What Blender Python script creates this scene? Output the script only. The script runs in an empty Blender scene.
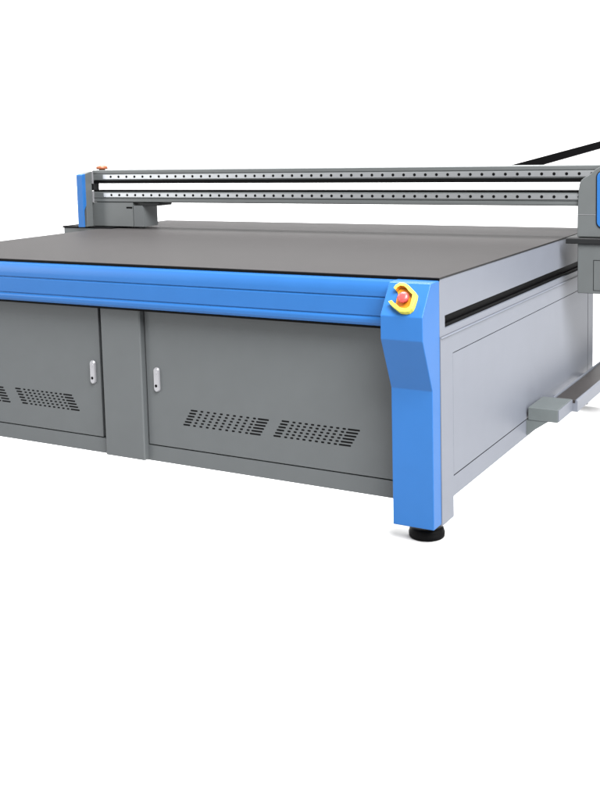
import bpy, bmesh, math, random
from mathutils import Vector, Matrix, Euler
random.seed(7)
S = bpy.context.scene
COL = S.collection
H = 1.108                      # table top stands this far above the floor; all shapes below use z = 0 at the table top

# ------------------------------------------------------------------ camera
cd = bpy.data.cameras.new('camera'); cam = bpy.data.objects.new('camera', cd); COL.objects.link(cam)
right = Vector((0.86958063, 0.49318691, -0.02441722))
down = Vector((0.03274937, -0.10694169, -0.99372579))
fwd = Vector((-0.49270377, 0.86332505, -0.10914598))
m = Matrix((right, -down, -fwd)).transposed().to_4x4()
m.translation = Vector((1.62549348, -3.98496854, 0.55939645 + H))
cam.matrix_world = m
cd.sensor_fit = 'VERTICAL'; cd.sensor_height = 36.0; cd.sensor_width = 27.0
cd.lens = 1059.2154 / 800 * 36.0
cd.shift_y = -(400 - 258.771) / 800
cd.clip_start = 0.05; cd.clip_end = 500
S.camera = cam

# ------------------------------------------------------------------ white studio light
w = bpy.data.worlds.new('World'); S.world = w; w.use_nodes = True
bg = w.node_tree.nodes['Background']
bg.inputs[0].default_value = (1.0, 1.0, 1.0, 1); bg.inputs[1].default_value = 0.65

def area(name, loc, target, size, power, col=(1, 1, 1)):
    l = bpy.data.lights.new(name, 'AREA'); l.shape = 'DISK'; l.size = size; l.energy = power; l.color = col
    o = bpy.data.objects.new(name, l); COL.objects.link(o); o.location = loc
    o.rotation_euler = (Vector(target) - Vector(loc)).to_track_quat('-Z', 'Y').to_euler()
    return o
area('key_softbox', (4.9, -4.1, 8.7), (-0.8, 0.5, 0.6), 7.5, 5500, (1, 0.995, 0.99))
for x in (-13.0, -3.5):                                             # lamps added to bring the backdrop up to white
    area('backdrop_fill_lamp', (x, 2.5, 9.0), (x - 0.5, 10.0, 1.6), 4.0, 3300)
sb = area('rail_glint_lamp', (-9.6, -6.0, 4.0), (-3.2, 1.75, 1.4), 2.6, 560)               # added lamp: runs a highlight along the left of the rails
sb.data.shape = 'RECTANGLE'; sb.data.size_y = 6.0; sb.rotation_euler = Vector((6.4, 7.75, 0)).to_track_quat('-Z', 'Y').to_euler()
area('side_fill_lamp', (8.0, 0.5, 1.6), (0.0, 1.4, 0.6), 2.6, 320)  # added fill from the right, lifts the gantry shadow on the side
area('top_fill_lamp', (-1.5, 2.2, 7.0), (-1.5, 2.0, 1.0), 4.0, 420)  # added overhead fill, lifts the gantry shadow on the table
un = area('floor_fill_lamp', (-1.6, 1.23, 0.157), (-1.6, 1.23, 0.0), 2.0, 190)      # added lamp hidden under the body, lights away the floor shadow
un.data.shape = 'RECTANGLE'; un.data.size = 3.12; un.data.size_y = 2.24; un.rotation_euler = (0, 0, 0)

S.view_settings.view_transform = 'Standard'
S.view_settings.look = 'None'
S.view_settings.exposure = 0.0
S.view_settings.gamma = 1.0
S.render.engine = 'CYCLES'
S.cycles.max_bounces = 8

# ------------------------------------------------------------------ materials
def lin(c):
    c /= 255.0
    return c / 12.92 if c <= 0.04045 else ((c + 0.055) / 1.055) ** 2.4

def mat(name, rgb, rough=0.45, metal=0.0, spec=0.35, vary=0.03, scale=9.0, bump=0.0, bscale=900.0):
    mt = bpy.data.materials.new(name); mt.use_nodes = True
    nt = mt.node_tree; b = nt.nodes['Principled BSDF']
    tc = nt.nodes.new('ShaderNodeTexCoord')
    nz = nt.nodes.new('ShaderNodeTexNoise'); nz.inputs['Scale'].default_value = scale
    nz.inputs['Detail'].default_value = 5.0
    nt.links.new(tc.outputs['Object'], nz.inputs['Vector'])
    mr = nt.nodes.new('ShaderNodeMapRange')
    mr.inputs[1].default_value = 0.3; mr.inputs[2].default_value = 0.7
    mr.inputs[3].default_value = 1 - vary; mr.inputs[4].default_value = 1 + vary
    nt.links.new(nz.outputs['Fac'], mr.inputs[0])
    mx = nt.nodes.new('ShaderNodeVectorMath'); mx.operation = 'SCALE'
    mx.inputs[0].default_value = rgb
    nt.links.new(mr.outputs[0], mx.inputs['Scale'])
    nt.links.new(mx.outputs[0], b.inputs['Base Color'])
    b.inputs['Roughness'].default_value = rough
    b.inputs['Metallic'].default_value = metal
    b.inputs['Specular IOR Level'].default_value = spec
    if bump > 0:
        n2 = nt.nodes.new('ShaderNodeTexNoise'); n2.inputs['Scale'].default_value = bscale
        n2.inputs['Detail'].default_value = 2.0
        nt.links.new(tc.outputs['Object'], n2.inputs['Vector'])
        bp = nt.nodes.new('ShaderNodeBump'); bp.inputs['Strength'].default_value = bump
        bp.inputs['Distance'].default_value = 0.001
        nt.links.new(n2.outputs['Fac'], bp.inputs['Height']); nt.links.new(bp.outputs[0], b.inputs['Normal'])
    return mt

M_FLOOR = mat('white studio floor', (0.36, 0.36, 0.36), 0.85, spec=0.03, vary=0.004)
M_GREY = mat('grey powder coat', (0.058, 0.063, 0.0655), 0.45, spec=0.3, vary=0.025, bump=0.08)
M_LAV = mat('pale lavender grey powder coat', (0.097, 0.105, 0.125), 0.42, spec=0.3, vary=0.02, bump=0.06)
M_BLUE = mat('blue powder coat', (0.0125, 0.0735, 0.218), 0.38, spec=0.2, vary=0.02, bump=0.05)
M_TABLE = mat('grey anodised table', (0.0225, 0.0211, 0.0212), 0.6, spec=0.1, vary=0.03, scale=4, bump=0.05)
M_BEAM = mat('grey extruded aluminium', (0.061, 0.066, 0.067), 0.4, spec=0.35, vary=0.03, scale=14)
M_RAIL = mat('ground steel guide rail', (0.285, 0.295, 0.305), 0.36, metal=0.8, vary=0.03, scale=20)
M_BLACK = mat('black rubber and shade', (0.0012, 0.0012, 0.0014), 0.6, spec=0.06, vary=0.1)
M_DARK = mat('dark charcoal plate', (0.0065, 0.0068, 0.0072), 0.45, spec=0.15, vary=0.06)
M_BROWN = mat('dark brown channel lining', (0.017, 0.0145, 0.0142), 0.5, spec=0.3, vary=0.1, scale=30)
M_BRACK = mat('grey green bracket paint', (0.065, 0.074, 0.075), 0.45, spec=0.3, vary=0.04, scale=20)
M_CHROME = mat('satin nickel', (0.26, 0.26, 0.275), 0.3, metal=0.55, vary=0.03)
M_YELLOW = mat('yellow plastic', (0.4, 0.37, 0.04), 0.35, spec=0.4, vary=0.03)
M_ORANGE = mat('amber plastic', (0.4, 0.15, 0.006), 0.4, spec=0.4, vary=0.03)
M_RED = mat('red plastic', (0.36, 0.035, 0.035), 0.35, spec=0.45, vary=0.03)
M_RUST = mat('brown orange plastic', (0.18, 0.05, 0.02), 0.4, vary=0.05)

# ------------------------------------------------------------------ builders
WORLD = {}
def obj(name, bm, mats, parent=None, bevel=0.0, smooth=False, segs=2):
    """link a bmesh given in machine coordinates as one mesh object whose origin is its own centre"""
    if not isinstance(mats, (list, tuple)): mats = [mats]
    bmesh.ops.recalc_face_normals(bm, faces=bm.faces)
    lo = Vector((min(v.co[i] for v in bm.verts) for i in range(3)))
    hi = Vector((max(v.co[i] for v in bm.verts) for i in range(3)))
    c = (lo + hi) / 2
    for v in bm.verts: v.co -= c
    me = bpy.data.meshes.new(name); bm.to_mesh(me); bm.free()
    for mt in mats: me.materials.append(mt)
    o = bpy.data.objects.new(name, me); COL.objects.link(o)
    wl = c + Vector((0, 0, H)); WORLD[o.name] = wl
    o.location = wl - (WORLD[parent.name] if parent else Vector())
    o.parent = parent
    if smooth:
        for p in me.polygons: p.use_smooth = True
    if bevel > 0:
        md = o.modifiers.new('bevel', 'BEVEL'); md.width = bevel; md.segments = segs
        md.limit_method = 'ANGLE'; md.angle_limit = math.radians(12); md.harden_normals = True
        for p in me.polygons: p.use_smooth = True
    return o

def BM(): return bmesh.new()

def box(bm, x0, x1, y0, y1, z0, z1, mi=0):
    v = [bm.verts.new((x, y, z)) for x in (x0, x1) for y in (y0, y1) for z in (z0, z1)]
    for f in ((0, 1, 3, 2), (4, 6, 7, 5), (0, 4, 5, 1), (2, 3, 7, 6), (0, 2, 6, 4), (1, 5, 7, 3)):
        bm.faces.new([v[i] for i in f]).material_index = mi
    return bm

def prism(bm, poly, axis, a, b, mi=0):
    """extrude a 2-D polygon: axis x -> (y,z), y -> (x,z), z -> (x,y)"""
    def P(p, t):
        return {'x': (t, p[0], p[1]), 'y': (p[0], t, p[1]), 'z': (p[0], p[1], t)}[axis]
    A = [bm.verts.new(P(p, a)) for p in poly]; B = [bm.verts.new(P(p, b)) for p in poly]
    n = len(poly)
    bm.faces.new(A).material_index = mi; bm.faces.new(B[::-1]).material_index = mi
    for i in range(n):
        bm.faces.new((A[i], A[(i + 1) % n], B[(i + 1) % n], B[i])).material_index = mi
    return bm

def ring(bm, outer, inner, axis, a, b, mi=0):
    """plate with a rectangular (or same-count) hole"""
    def P(p, t):
        return {'x': (t, p[0], p[1]), 'y': (p[0], t, p[1]), 'z': (p[0], p[1], t)}[axis]
    n = len(outer)
    L = [[bm.verts.new(P(p, t)) for p in q] for t in (a, b) for q in (outer, inner)]
    oa, ia, ob, ib = L
    for i in range(n):
        j = (i + 1) % n
        for q in ((oa[i], oa[j], ia[j], ia[i]), (ob[i], ib[i], ib[j], ob[j]),
                  (oa[i], ob[i], ob[j], oa[j]), (ia[i], ia[j], ib[j], ib[i])):
            bm.faces.new(q).material_index = mi
    return bm

def rect(a0, a1, b0, b1): return [(a0, b0), (a1, b0), (a1, b1), (a0, b1)]

def rrect(a0, a1, b0, b1, r, n=6):
    out = []
    for cx, cy, s in ((a1 - r, b0 + r, -90), (a1 - r, b1 - r, 0), (a0 + r, b1 - r, 90), (a0 + r, b0 + r, 180)):
        for k in range(n + 1):
            t = math.radians(s + 90 * k / n)
            out.append((cx + r * math.cos(t), cy + r * math.sin(t)))
    return out

def lathe(bm, prof, loc, n=32, axis='z', mi=0):
    rings = []
    for r, h in prof:
        rr = []
        for k in range(n):
            t = 2 * math.pi * k / n
            p = Vector((r * math.cos(t), r * math.sin(t), h))
            if axis == 'y': p = Vector((p.x, -h, p.y))
            rr.append(bm.verts.new(p + Vector(loc)))
        rings.append(rr)
    for i in range(len(rings) - 1):
        for k in range(n):
            bm.faces.new((rings[i][k], rings[i][(k + 1) % n], rings[i + 1][(k + 1) % n], rings[i + 1][k])).material_index = mi
    bm.faces.new(rings[0][::-1]).material_index = mi; bm.faces.new(rings[-1]).material_index = mi
    return bm

def dup(o, parent, dx=0, dy=0, dz=0, kids=True):
    c = o.copy(); COL.objects.link(c); c.parent = parent
    c.location = o.location + Vector((dx, dy, dz)); WORLD[c.name] = WORLD[o.name] + Vector((dx, dy, dz))
    if kids:
        for k in list(o.children):
            d = k.copy(); COL.objects.link(d); d.parent = c; WORLD[d.name] = WORLD[k.name] + Vector((dx, dy, dz))
    return c

# ------------------------------------------------------------------ setting
YB = 8.0
bm = BM(); v = [bm.verts.new((x, y, -H)) for x, y in ((-30, -16), (26, -16), (26, YB), (-30, YB))]; bm.faces.new(v)
fl = obj('floor', bm, M_FLOOR); fl['kind'] = 'structure'
bm = BM()                                                           # seamless paper sweep rising behind the machine
prof = [(YB + 3.0 * math.sin(t), -H + 3.0 * (1 - math.cos(t))) for t in (math.pi / 2 * k / 24 for k in range(25))] + [(YB + 3.0, 12.0)]
A = [bm.verts.new((-30, y, z)) for y, z in prof]; B = [bm.verts.new((26, y, z)) for y, z in prof]
for i in range(len(prof) - 1): bm.faces.new((A[i], B[i], B[i + 1], A[i + 1]))
bd = obj('backdrop', bm, M_FLOOR, smooth=True); bd['kind'] = 'structure'

# ------------------------------------------------------------------ the printer
D = 2.459; W = 3.2
PR = bpy.data.objects.new('flatbed_printer', None); COL.objects.link(PR)
PR.location = (-1.6, 1.23, 0); WORLD[PR.name] = Vector(PR.location)
PR['label'] = 'large blue and grey industrial flatbed printer with a wide table under a twin rail gantry'
PR['category'] = 'printer'

# table
bm = BM(); box(bm, -W, 0.003, -0.006, D, -0.0035, 0.0)
tb = obj('table_top', bm, [M_TABLE], PR, bevel=0.0008)
bm = BM(); box(bm, -W - 0.001, 0.0015, -0.0052, 0.0002, -0.0140, -0.0037)
obj('table_edging', bm, M_BLACK, PR)
bm = BM(); box(bm, 0.0003, 0.0018, 0.0004, D - 0.004, -0.0085, -0.0037)
obj('table_edging', bm, M_DARK, PR)

# front beam: an extrusion with a rounded top, two grooves and a lower lip
prof = [(0.05, -0.0143), (-0.003, -0.0143), (-0.010, -0.0175), (-0.0165, -0.0248), (-0.0225, -0.0360), (-0.0270, -0.0490), (-0.0295, -0.062), (-0.03, -0.070),
        (-0.03, -0.0865), (-0.0245, -0.0885), (-0.0245, -0.0915), (-0.031, -0.0955), (-0.031, -0.168), (-0.0265, -0.1705), (-0.0265, -0.1735),
        (-0.036, -0.179), (-0.0375, -0.186), (-0.036, -0.199), (-0.03, -0.210), (-0.022, -0.2125), (0.05, -0.2125)]
bm = BM(); prism(bm, prof, 'x', -3.012, -0.186)
obj('front_beam', bm, M_BLUE, PR, bevel=0.0015)
bm = BM(); box(bm, -3.012, -0.188, -0.012, 0.055, -0.2245, -0.2130)  # black strip: the shade line under the beam put in as colour
obj('shade_strip', bm, M_BLACK, PR)

# corner posts: a bent sheet-metal profile
pp = [(0.0, -0.0125), (-0.087, -0.0145), (-0.177, -0.139), (-0.177, -0.235), (-0.083, -0.4545), (-0.083, -1.0375), (0.0, -1.0375)]
bm = BM(); prism(bm, pp, 'x', -0.184, 0.0)
bm.faces.ensure_lookup_table()
post = obj('corner_post', bm, M_BLUE, PR, bevel=0.0035, segs=3)
dup(post, PR, dx=-W + 0.184)

# emergency stop on the slanted facet
p0 = Vector((0, -0.087, -0.0145)); tv = Vector((0, -0.09, -0.1245)).normalized(); nv = Vector((0, -0.1245, 0.09)).normalized()
def sl(x, t, h): return p0 + Vector((x, 0, 0)) + tv * t + nv * h
outline = [(-0.1457, 0.0373), (-0.1389, 0.0232), (-0.124, 0.0127), (-0.1035, 0.0129), (-0.087, 0.0206), (-0.069, 0.0348), (-0.0512, 0.049),
           (-0.0411, 0.0574), (-0.0391, 0.0753), (-0.0404, 0.1052), (-0.0439, 0.1261), (-0.0551, 0.1387), (-0.0713, 0.1427), (-0.0947, 0.1412),
           (-0.1183, 0.1278), (-0.1393, 0.1141), (-0.1532, 0.0999)]
inner = []
cx, ct = -0.092, 0.079
for x, t in outline:
    d = Vector((x - cx, t - ct)); L = d.length
    d = d * ((L - 0.016) / L); inner.append((cx + d.x, ct + d.y))
bm = BM()
n = len(outline)
OB = [bm.verts.new(sl(x, t, 0.0005)) for x, t in outline]; OT = [bm.verts.new(sl(x, t, 0.024)) for x, t in outline]
IB = [bm.verts.new(sl(x, t, 0.004)) for x, t in inner]; IT = [bm.verts.new(sl(x, t, 0.026)) for x, t in inner]
for i in range(n - 1):
    j = i + 1
    for q, mi in (((OB[i], OB[j], OT[j], OT[i]), 0), ((OT[i], OT[j], IT[j], IT[i]), 0), ((IT[i], IT[j], IB[j], IB[i]), 1)):
        bm.faces.new(q).material_index = mi
bm.faces.new((OB[0], OT[0], IT[0], IB[0])); bm.faces.new((OB[-1], IB[-1], IT[-1], OT[-1]))
# amber back plate with the notch on its left
plate = inner + [(-0.128, 0.098), (-0.1295, 0.0745), (-0.128, 0.056)]
PT = [bm.verts.new(sl(x, t, 0.004)) for x, t in plate]; PB = [bm.verts.new(sl(x, t, 0.0006)) for x, t in plate]
bm.faces.new(PT).material_index = 1
for i in range(len(plate)):
    j = (i + 1) % len(plate); bm.faces.new((PB[i], PB[j], PT[j], PT[i])).material_index = 1
es = obj('emergency_stop', bm, [M_YELLOW, M_ORANGE], post, bevel=0.0012)
bm = BM()
rings = []
base = Matrix((Vector((1, 0, 0)), tv, nv)).transposed()
for r, h in ((0.014, 0.0042), (0.014, 0.018), (0.0225, 0.021), (0.0245, 0.026), (0.0235, 0.033), (0.018, 0.0375), (0.009, 0.039)):
    rings.append([bm.verts.new(sl(-0.091 + r * math.cos(2 * math.pi * k / 28), 0.081 + r * math.sin(2 * math.pi * k / 28), h)) for k in range(28)])
for i in range(len(rings) - 1):
    for k in range(28):
        bm.faces.new((rings[i][k], rings[i][(k + 1) % 28], rings[i + 1][(k + 1) % 28], rings[i + 1][k]))
bm.faces.new(rings[-1]); bm.faces.new(rings[0][::-1])
obj('stop_button', bm, M_RED, post, smooth=True)

# cabinet behind the doors
bm = BM(); box(bm, -3.17, -0.03, 0.080, 2.40, -0.94, -0.232)
obj('cabinet_body', bm, M_DARK, PR)
bm = BM(); box(bm, -3.016, -0.1845, 0.060, 0.079, -0.981, -0.904)
obj('cabinet_skirt', bm, M_GREY, PR)
bm = BM(); prism(bm, [(-1.817, 0.079), (-1.817, 0.036), (-1.811, 0.030), (-1.577, 0.030), (-1.571, 0.036), (-1.571, 0.079)], 'z', -0.9765, -0.2300)
obj('centre_pillar', bm, M_GREY, PR)

def vent(x0, x1, ztop, sgn, parent):
    """six rows of slots between a long first and a long last slot, sheared sideways"""
    bm = BM()
    for r in range(6):
        z = ztop - r * 0.0148; sh = -sgn * 0.0092 * r
        wd = x1 - x0
        segs = [(0, 0.040)] + [(0.058 + k * (wd - 0.058 - 0.085) / 8.0 - 0.001, 0.0165) for k in range(9)] + [(wd - 0.060, 0.060)]
        for s, l in segs:
            a = x0 + s + sh
            prism(bm, rrect(a, a + l, z - 0.0037, z + 0.0037, 0.0036, 3), 'y', 0.0592, 0.0606)
    return obj('vent', bm, M_BLACK, parent)

def latch(x, z, parent):
    bm = BM()
    poly = rrect(x - 0.0165, x + 0.0165, z - 0.061, z + 0.061, 0.0164, 8)
    A = [bm.verts.new((a, 0.0598, b)) for a, b in poly]; B = [bm.verts.new((a, 0.054, b)) for a, b in poly]
    Cc = [bm.verts.new((x + (a - x) * 0.8, 0.0475, z + (b - z) * 0.945)) for a, b in poly]
    k = len(poly)
    for i in range(k):
        j = (i + 1) % k
        bm.faces.new((A[i], A[j], B[j], B[i])); bm.faces.new((B[i], B[j], Cc[j], Cc[i]))
    bm.faces.new(Cc)
    lathe(bm, [(0.0072, 0.0), (0.0072, 0.0012), (0.0045, 0.0016)], (x - 0.001, 0.0474, z - 0.030), 16, 'y', 1)
    lathe(bm, [(0.0085, 0.0), (0.0080, 0.0011)], (x - 0.001, 0.0474, z + 0.034), 16, 'y', 0)
    return obj('latch', bm, [M_CHROME, M_BLACK], parent, smooth=False)

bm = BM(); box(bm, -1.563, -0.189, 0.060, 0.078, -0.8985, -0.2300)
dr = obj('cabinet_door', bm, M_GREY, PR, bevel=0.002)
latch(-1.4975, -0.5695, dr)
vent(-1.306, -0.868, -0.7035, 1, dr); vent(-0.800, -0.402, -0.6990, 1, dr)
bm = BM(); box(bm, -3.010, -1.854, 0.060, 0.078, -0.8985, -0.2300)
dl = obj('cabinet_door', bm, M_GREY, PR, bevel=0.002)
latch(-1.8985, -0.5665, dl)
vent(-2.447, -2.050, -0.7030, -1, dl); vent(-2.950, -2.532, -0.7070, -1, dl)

# side frames
def side(s):
    """s = 0 the right side, s = -W the left one, mirrored"""
    def X(x): return x if s == 0 else s - x
    def xb(bm, x0, x1, *r): return box(bm, min(X(x0), X(x1)), max(X(x0), X(x1)), *r)
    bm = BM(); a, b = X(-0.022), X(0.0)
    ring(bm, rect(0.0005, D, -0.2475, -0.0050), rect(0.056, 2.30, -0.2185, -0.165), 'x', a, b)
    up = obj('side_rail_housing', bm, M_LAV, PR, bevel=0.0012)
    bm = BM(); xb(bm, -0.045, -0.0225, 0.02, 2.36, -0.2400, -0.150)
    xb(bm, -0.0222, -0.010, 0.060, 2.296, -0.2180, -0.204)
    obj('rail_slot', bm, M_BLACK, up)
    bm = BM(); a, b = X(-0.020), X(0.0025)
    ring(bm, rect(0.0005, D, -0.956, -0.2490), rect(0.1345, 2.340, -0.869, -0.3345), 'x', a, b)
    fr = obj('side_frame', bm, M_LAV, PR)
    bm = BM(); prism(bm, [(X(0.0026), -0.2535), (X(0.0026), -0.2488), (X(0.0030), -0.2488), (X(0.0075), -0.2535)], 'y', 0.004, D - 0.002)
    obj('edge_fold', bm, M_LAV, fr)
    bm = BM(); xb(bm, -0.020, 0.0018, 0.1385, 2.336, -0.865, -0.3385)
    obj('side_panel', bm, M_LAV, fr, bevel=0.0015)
    bm = BM(); ring(bm, rect(0.1347, 2.3398, -0.8688, -0.3347), rect(0.1383, 2.3362, -0.8652, -0.3383), 'x', X(-0.018), X(0.0012))  # black ring in the open groove, its shade put in as colour
    obj('panel_outline', bm, M_BLACK, fr)
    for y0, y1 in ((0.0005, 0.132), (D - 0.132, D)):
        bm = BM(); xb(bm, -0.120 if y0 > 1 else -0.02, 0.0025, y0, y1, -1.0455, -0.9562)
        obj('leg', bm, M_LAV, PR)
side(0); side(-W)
# back panel closes the body
bm = BM(); box(bm, -W + 0.023, -0.023, D - 0.03, D - 0.004, -0.956, -0.020)
obj('back_panel', bm, M_GREY, PR, bevel=0.002)

# levelling feet
def foot(x, y):
    bm = BM()
    lathe(bm, [(0.070, -H + 0.0005), (0.0755, -H + 0.006), (0.0765, -H + 0.022), (0.073, -H + 0.027), (0.0735, -H + 0.031), (0.070, -H + 0.042), (0.058, -H + 0.047), (0.03, -H + 0.049)], (x, y, 0), 40)
    f = obj('levelling_foot', bm, M_BLACK, PR, smooth=True)
    bm = BM(); lathe(bm, [(0.012, -H + 0.0492), (0.012, -1.038)], (x, y, 0), 16); lathe(bm, [(0.02, -H + 0.0492), (0.02, -H + 0.058)], (x, y, 0), 6)
    obj('stem', bm, M_CHROME, f)
for x, y in ((-0.078, 0.025), (-W + 0.078, 0.025), (-0.60, D - 0.20), (-W + 0.60, D - 0.20)): foot(x, y)

# ------------------------------------------------------------------ gantry
BY = 1.75
bxl, bxr = -3.300, 0.330
def beam(z0, z1, rail_top, rail_bot, black_low):
    zt = z1
    if black_low:   # upper beam: face, groove over the rail, dark recess under it
        prof = [(BY + 0.14, zt), (BY + 0.005, zt), (BY, zt - 0.003), (BY, zt - 0.023), (BY + 0.004, zt - 0.0245), (BY + 0.004, zt - 0.027),
                (BY, zt - 0.029), (BY, rail_bot - 0.006), (BY + 0.010, rail_bot - 0.012), (BY + 0.010, z0), (BY + 0.14, z0)]
    else:
        prof = [(BY + 0.14, zt), (BY + 0.010, zt), (BY + 0.010, rail_top + 0.010), (BY, rail_top + 0.004), (BY, rail_bot - 0.006), (BY + 0.005, rail_bot - 0.008), (BY + 0.005, rail_bot - 0.011),
                (BY, rail_bot - 0.013), (BY, z0 + 0.005), (BY + 0.010, z0), (BY + 0.14, z0)]
    bm = BM(); prism(bm, prof, 'x', bxl, bxr)
    g = obj('gantry_beam', bm, M_BEAM, PR, bevel=0.001)
    bm = BM()
    if black_low: box(bm, bxl + .002, bxr - .002, BY + 0.003, BY + 0.0098, z0 + 0.0005, rail_bot - 0.0125)
    else: box(bm, bxl + .002, bxr - .002, BY + 0.003, BY + 0.0098, rail_top + 0.0105, z1 - 0.0005); box(bm, bxl + .002, bxr - .002, BY + 0.0032, BY + 0.1, z1 + 0.0003, z1 + 0.0025)
    obj('dust_strip', bm, M_BLACK, g)
    bm = BM(); prism(bm, [(BY - 0.0003, rail_top), (BY - 0.0027, rail_top), (BY - 0.003, rail_top - 0.0005), (BY - 0.003, rail_bot + 0.0005), (BY - 0.0027, rail_bot), (BY - 0.0003, rail_bot)], 'x', -3.205, 0.22)
    r = obj('guide_rail', bm, M_RAIL, PR)
    zc = (rail_top + rail_bot) / 2
    bm = BM(); x = -3.205 + 0.0
    first = None
    k = 0
    while True:
        x = -3.135 + 0.0689 * k
        if x > 0.20: break
        if first is None:
            bm = BM(); lathe(bm, [(0.0088, 0.0), (0.0085, 0.0011)], (x, BY - 0.0032, zc), 14, 'y')
            first = obj('rail_bolt', bm, M_BLACK, r)
        else: dup(first, r, dx=0.0689 * k)
        k += 1
beam(0.309, 0.401, 0.3705, 0.3395, True)
beam(0.179, 0.260, 0.2440, 0.2150, False)

# print carriage parked at the right end
car = [(0.096, 0.013), (0.098, 0.181), (0.103, 0.269), (0.107, 0.298), (0.114, 0.316), (0.125, 0.328), (0.139, 0.337), (0.155, 0.345), (0.168, 0.355), (0.180, 0.367), (0.196, 0.380), (0.217, 0.392), (0.24, 0.398), (0.46, 0.400), (0.46, 0.013)]
bm = BM(); prism(bm, car, 'y', 1.735, 2.06)
pc = obj('print_carriage', bm, M_BEAM, PR, bevel=0.004)
bm = BM(); prism(bm, rrect(0.203, 0.43, 0.066, 0.366, 0.03), 'y', 1.7275, 1.7347)
bc = obj('cover_panel', bm, M_BLUE, pc, bevel=0.003)
bm = BM(); ring(bm, rrect(0.198, 0.435, 0.061, 0.371, 0.034), rrect(0.2035, 0.4295, 0.0665, 0.3655, 0.03), 'y', 1.7315, 1.7346)
obj('panel_outline', bm, M_DARK, pc)
bm = BM(); box(bm, 0.0985, 0.1975, 1.7335, 1.7348, 0.1335, 0.1355)  # pale strip: the highlight of a seam put in as colour
obj('seam_highlight', bm, M_CHROME, pc)
# right end of the gantry: carrier plate over a drive housing
bm = BM(); prism(bm, [(1.700, -0.022), (1.704, 0.006), (1.712, 0.0105), (2.25, 0.0105), (2.25, -0.022)], 'x', 0.043, 0.50)
obj('carrier_plate', bm, M_DARK, PR, bevel=0.003)
bm = BM(); box(bm, 0.104, 0.47, 1.716, 2.20, -0.292, -0.0225)
dh = obj('drive_housing', bm, M_BEAM, PR, bevel=0.004)
bm = BM(); ring(bm, rect(0.1895, 0.43, -0.275, -0.108), rect(0.1925, 0.427, -0.272, -0.111), 'y', 1.7152, 1.7163)
obj('access_panel', bm, M_DARK, dh)

# left end of the gantry
bm = BM(); prism(bm, [(1.668, 0.012), (1.668, 0.380), (1.72, 0.392), (1.735, 0.393), (1.735, 0.012)], 'x', -3.342, -3.296)
lt = obj('end_tower', bm, M_BEAM, PR, bevel=0.003)
bm = BM(); prism(bm, [(1.632, 0.012), (1.632, 0.372), (1.636, 0.376), (1.667, 0.380), (1.667, 0.165), (1.645, 0.125), (1.645, 0.012)], 'x', -3.345, -3.293)
obj('front_cover', bm, M_BLUE, lt, bevel=0.003)
bm = BM(); box(bm, -3.306, -3.292, 1.7355, 1.749, 0.309, 0.394)
obj('end_trim', bm, M_CHROME, lt)
bm = BM(); box(bm, -3.306, -3.292, 1.7355, 1.749, 0.178, 0.258)
obj('end_trim', bm, M_CHROME, lt)
bm = BM(); box(bm, -3.325, -3.288, 1.742, 1.80, 0.2615, 0.3085)
obj('end_spacer', bm, M_DARK, lt)
bm = BM(); box(bm, -3.330, -2.958, 1.752, 1.93, 0.012, 0.1775)
st = obj('capping_station', bm, M_BEAM, PR, bevel=0.003)
bm = BM(); box(bm, -2.953, -2.872, 1.752, 1.915, 0.012, 0.157)
obj('station_end', bm, M_GREY, st, bevel=0.002)
bm = BM(); box(bm, -2.90, -2.735, 1.752, 1.90, 0.1575, 0.1765)
obj('station_bracket', bm, M_DARK, st, bevel=0.002)
bm = BM(); box(bm, -3.012, -2.962, 1.7505, 1.7525, 0.137, 0.149)
obj('station_slot', bm, M_BLACK, st)
bm = BM(); box(bm, -3.54, -3.204, 1.70, 2.2, -0.29, 0.0005)
lh = obj('drive_housing', bm, M_BEAM, PR, bevel=0.003)
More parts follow.
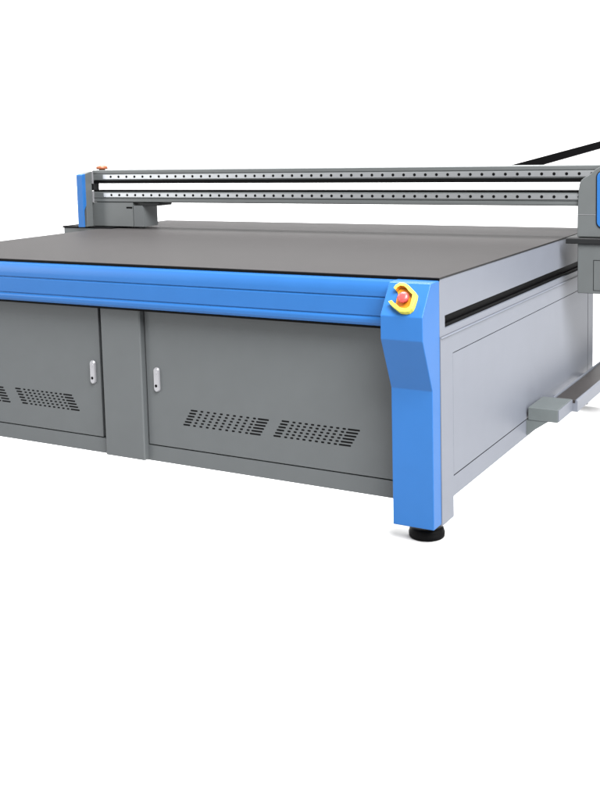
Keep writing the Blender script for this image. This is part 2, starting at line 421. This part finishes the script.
bm = BM(); prism(bm, [(-3.545, 0.001), (-3.545, 0.0125), (-3.10, 0.0065), (-3.10, 0.001)], 'y', 1.692, 2.22)
obj('carrier_plate', bm, M_BLACK, PR, bevel=0.001)
bm = BM(); lathe(bm, [(0.022, 0.4012), (0.022, 0.406), (0.036, 0.407), (0.040, 0.412), (0.039, 0.424), (0.030, 0.430), (0.012, 0.432)], (-3.262, 1.81, 0), 24)
obj('indicator_knob', bm, M_RUST, PR, smooth=True)

# black arm sloping up behind the gantry
bm = BM(); prism(bm, [(-0.52, 0.3738), (0.36, 0.592), (0.36, 0.555), (-0.40, 0.3533), (-0.50, 0.350)], 'y', 2.26, 2.33)
obj('cable_arm', bm, M_BLACK, PR, bevel=0.003)

# lower rail on the right side
bm = BM(); box(bm, 0.013, 0.165, 1.130, 1.385, -0.866, -0.800)
br = obj('rail_bracket', bm, M_BRACK, PR, bevel=0.003)
bm = BM(); box(bm, 0.1655, 0.170, 1.134, 1.3855, -0.862, -0.803)
obj('flange', bm, M_LAV, br, bevel=0.001)
bm = BM(); prism(bm, [(0.0035, -0.8663), (0.0035, -0.945), (0.115, -0.8663)], 'y', 1.133, 1.145)
obj('gusset', bm, M_BRACK, br)
bm = BM()
prof = [(0.066, -0.866), (0.066, -0.799), (0.074, -0.797), (0.076, -0.822), (0.182, -0.822), (0.184, -0.803), (0.192, -0.803), (0.196, -0.812), (0.196, -0.866)]
prism(bm, prof, 'y', 1.386, 3.4)
lr = obj('lower_rail', bm, M_LAV, PR, bevel=0.0015)
bm = BM(); box(bm, 0.0770, 0.1815, 1.3865, 3.39, -0.8215, -0.806)
obj('cable_channel', bm, M_BROWN, lr)
for y in (1.60, 2.20):
    bm = BM(); box(bm, 0.0035, 0.0655, y, y + 0.06, -0.866, -0.858)
    obj('rail_mount', bm, M_LAV, lr)
bm = BM(); lathe(bm, [(0.016, -0.900), (0.019, -0.897), (0.019, -0.885), (0.010, -0.882), (0.010, -0.8665)], (0.150, 1.70, 0), 18)
obj('rail_foot', bm, M_BRACK, lr, smooth=True)
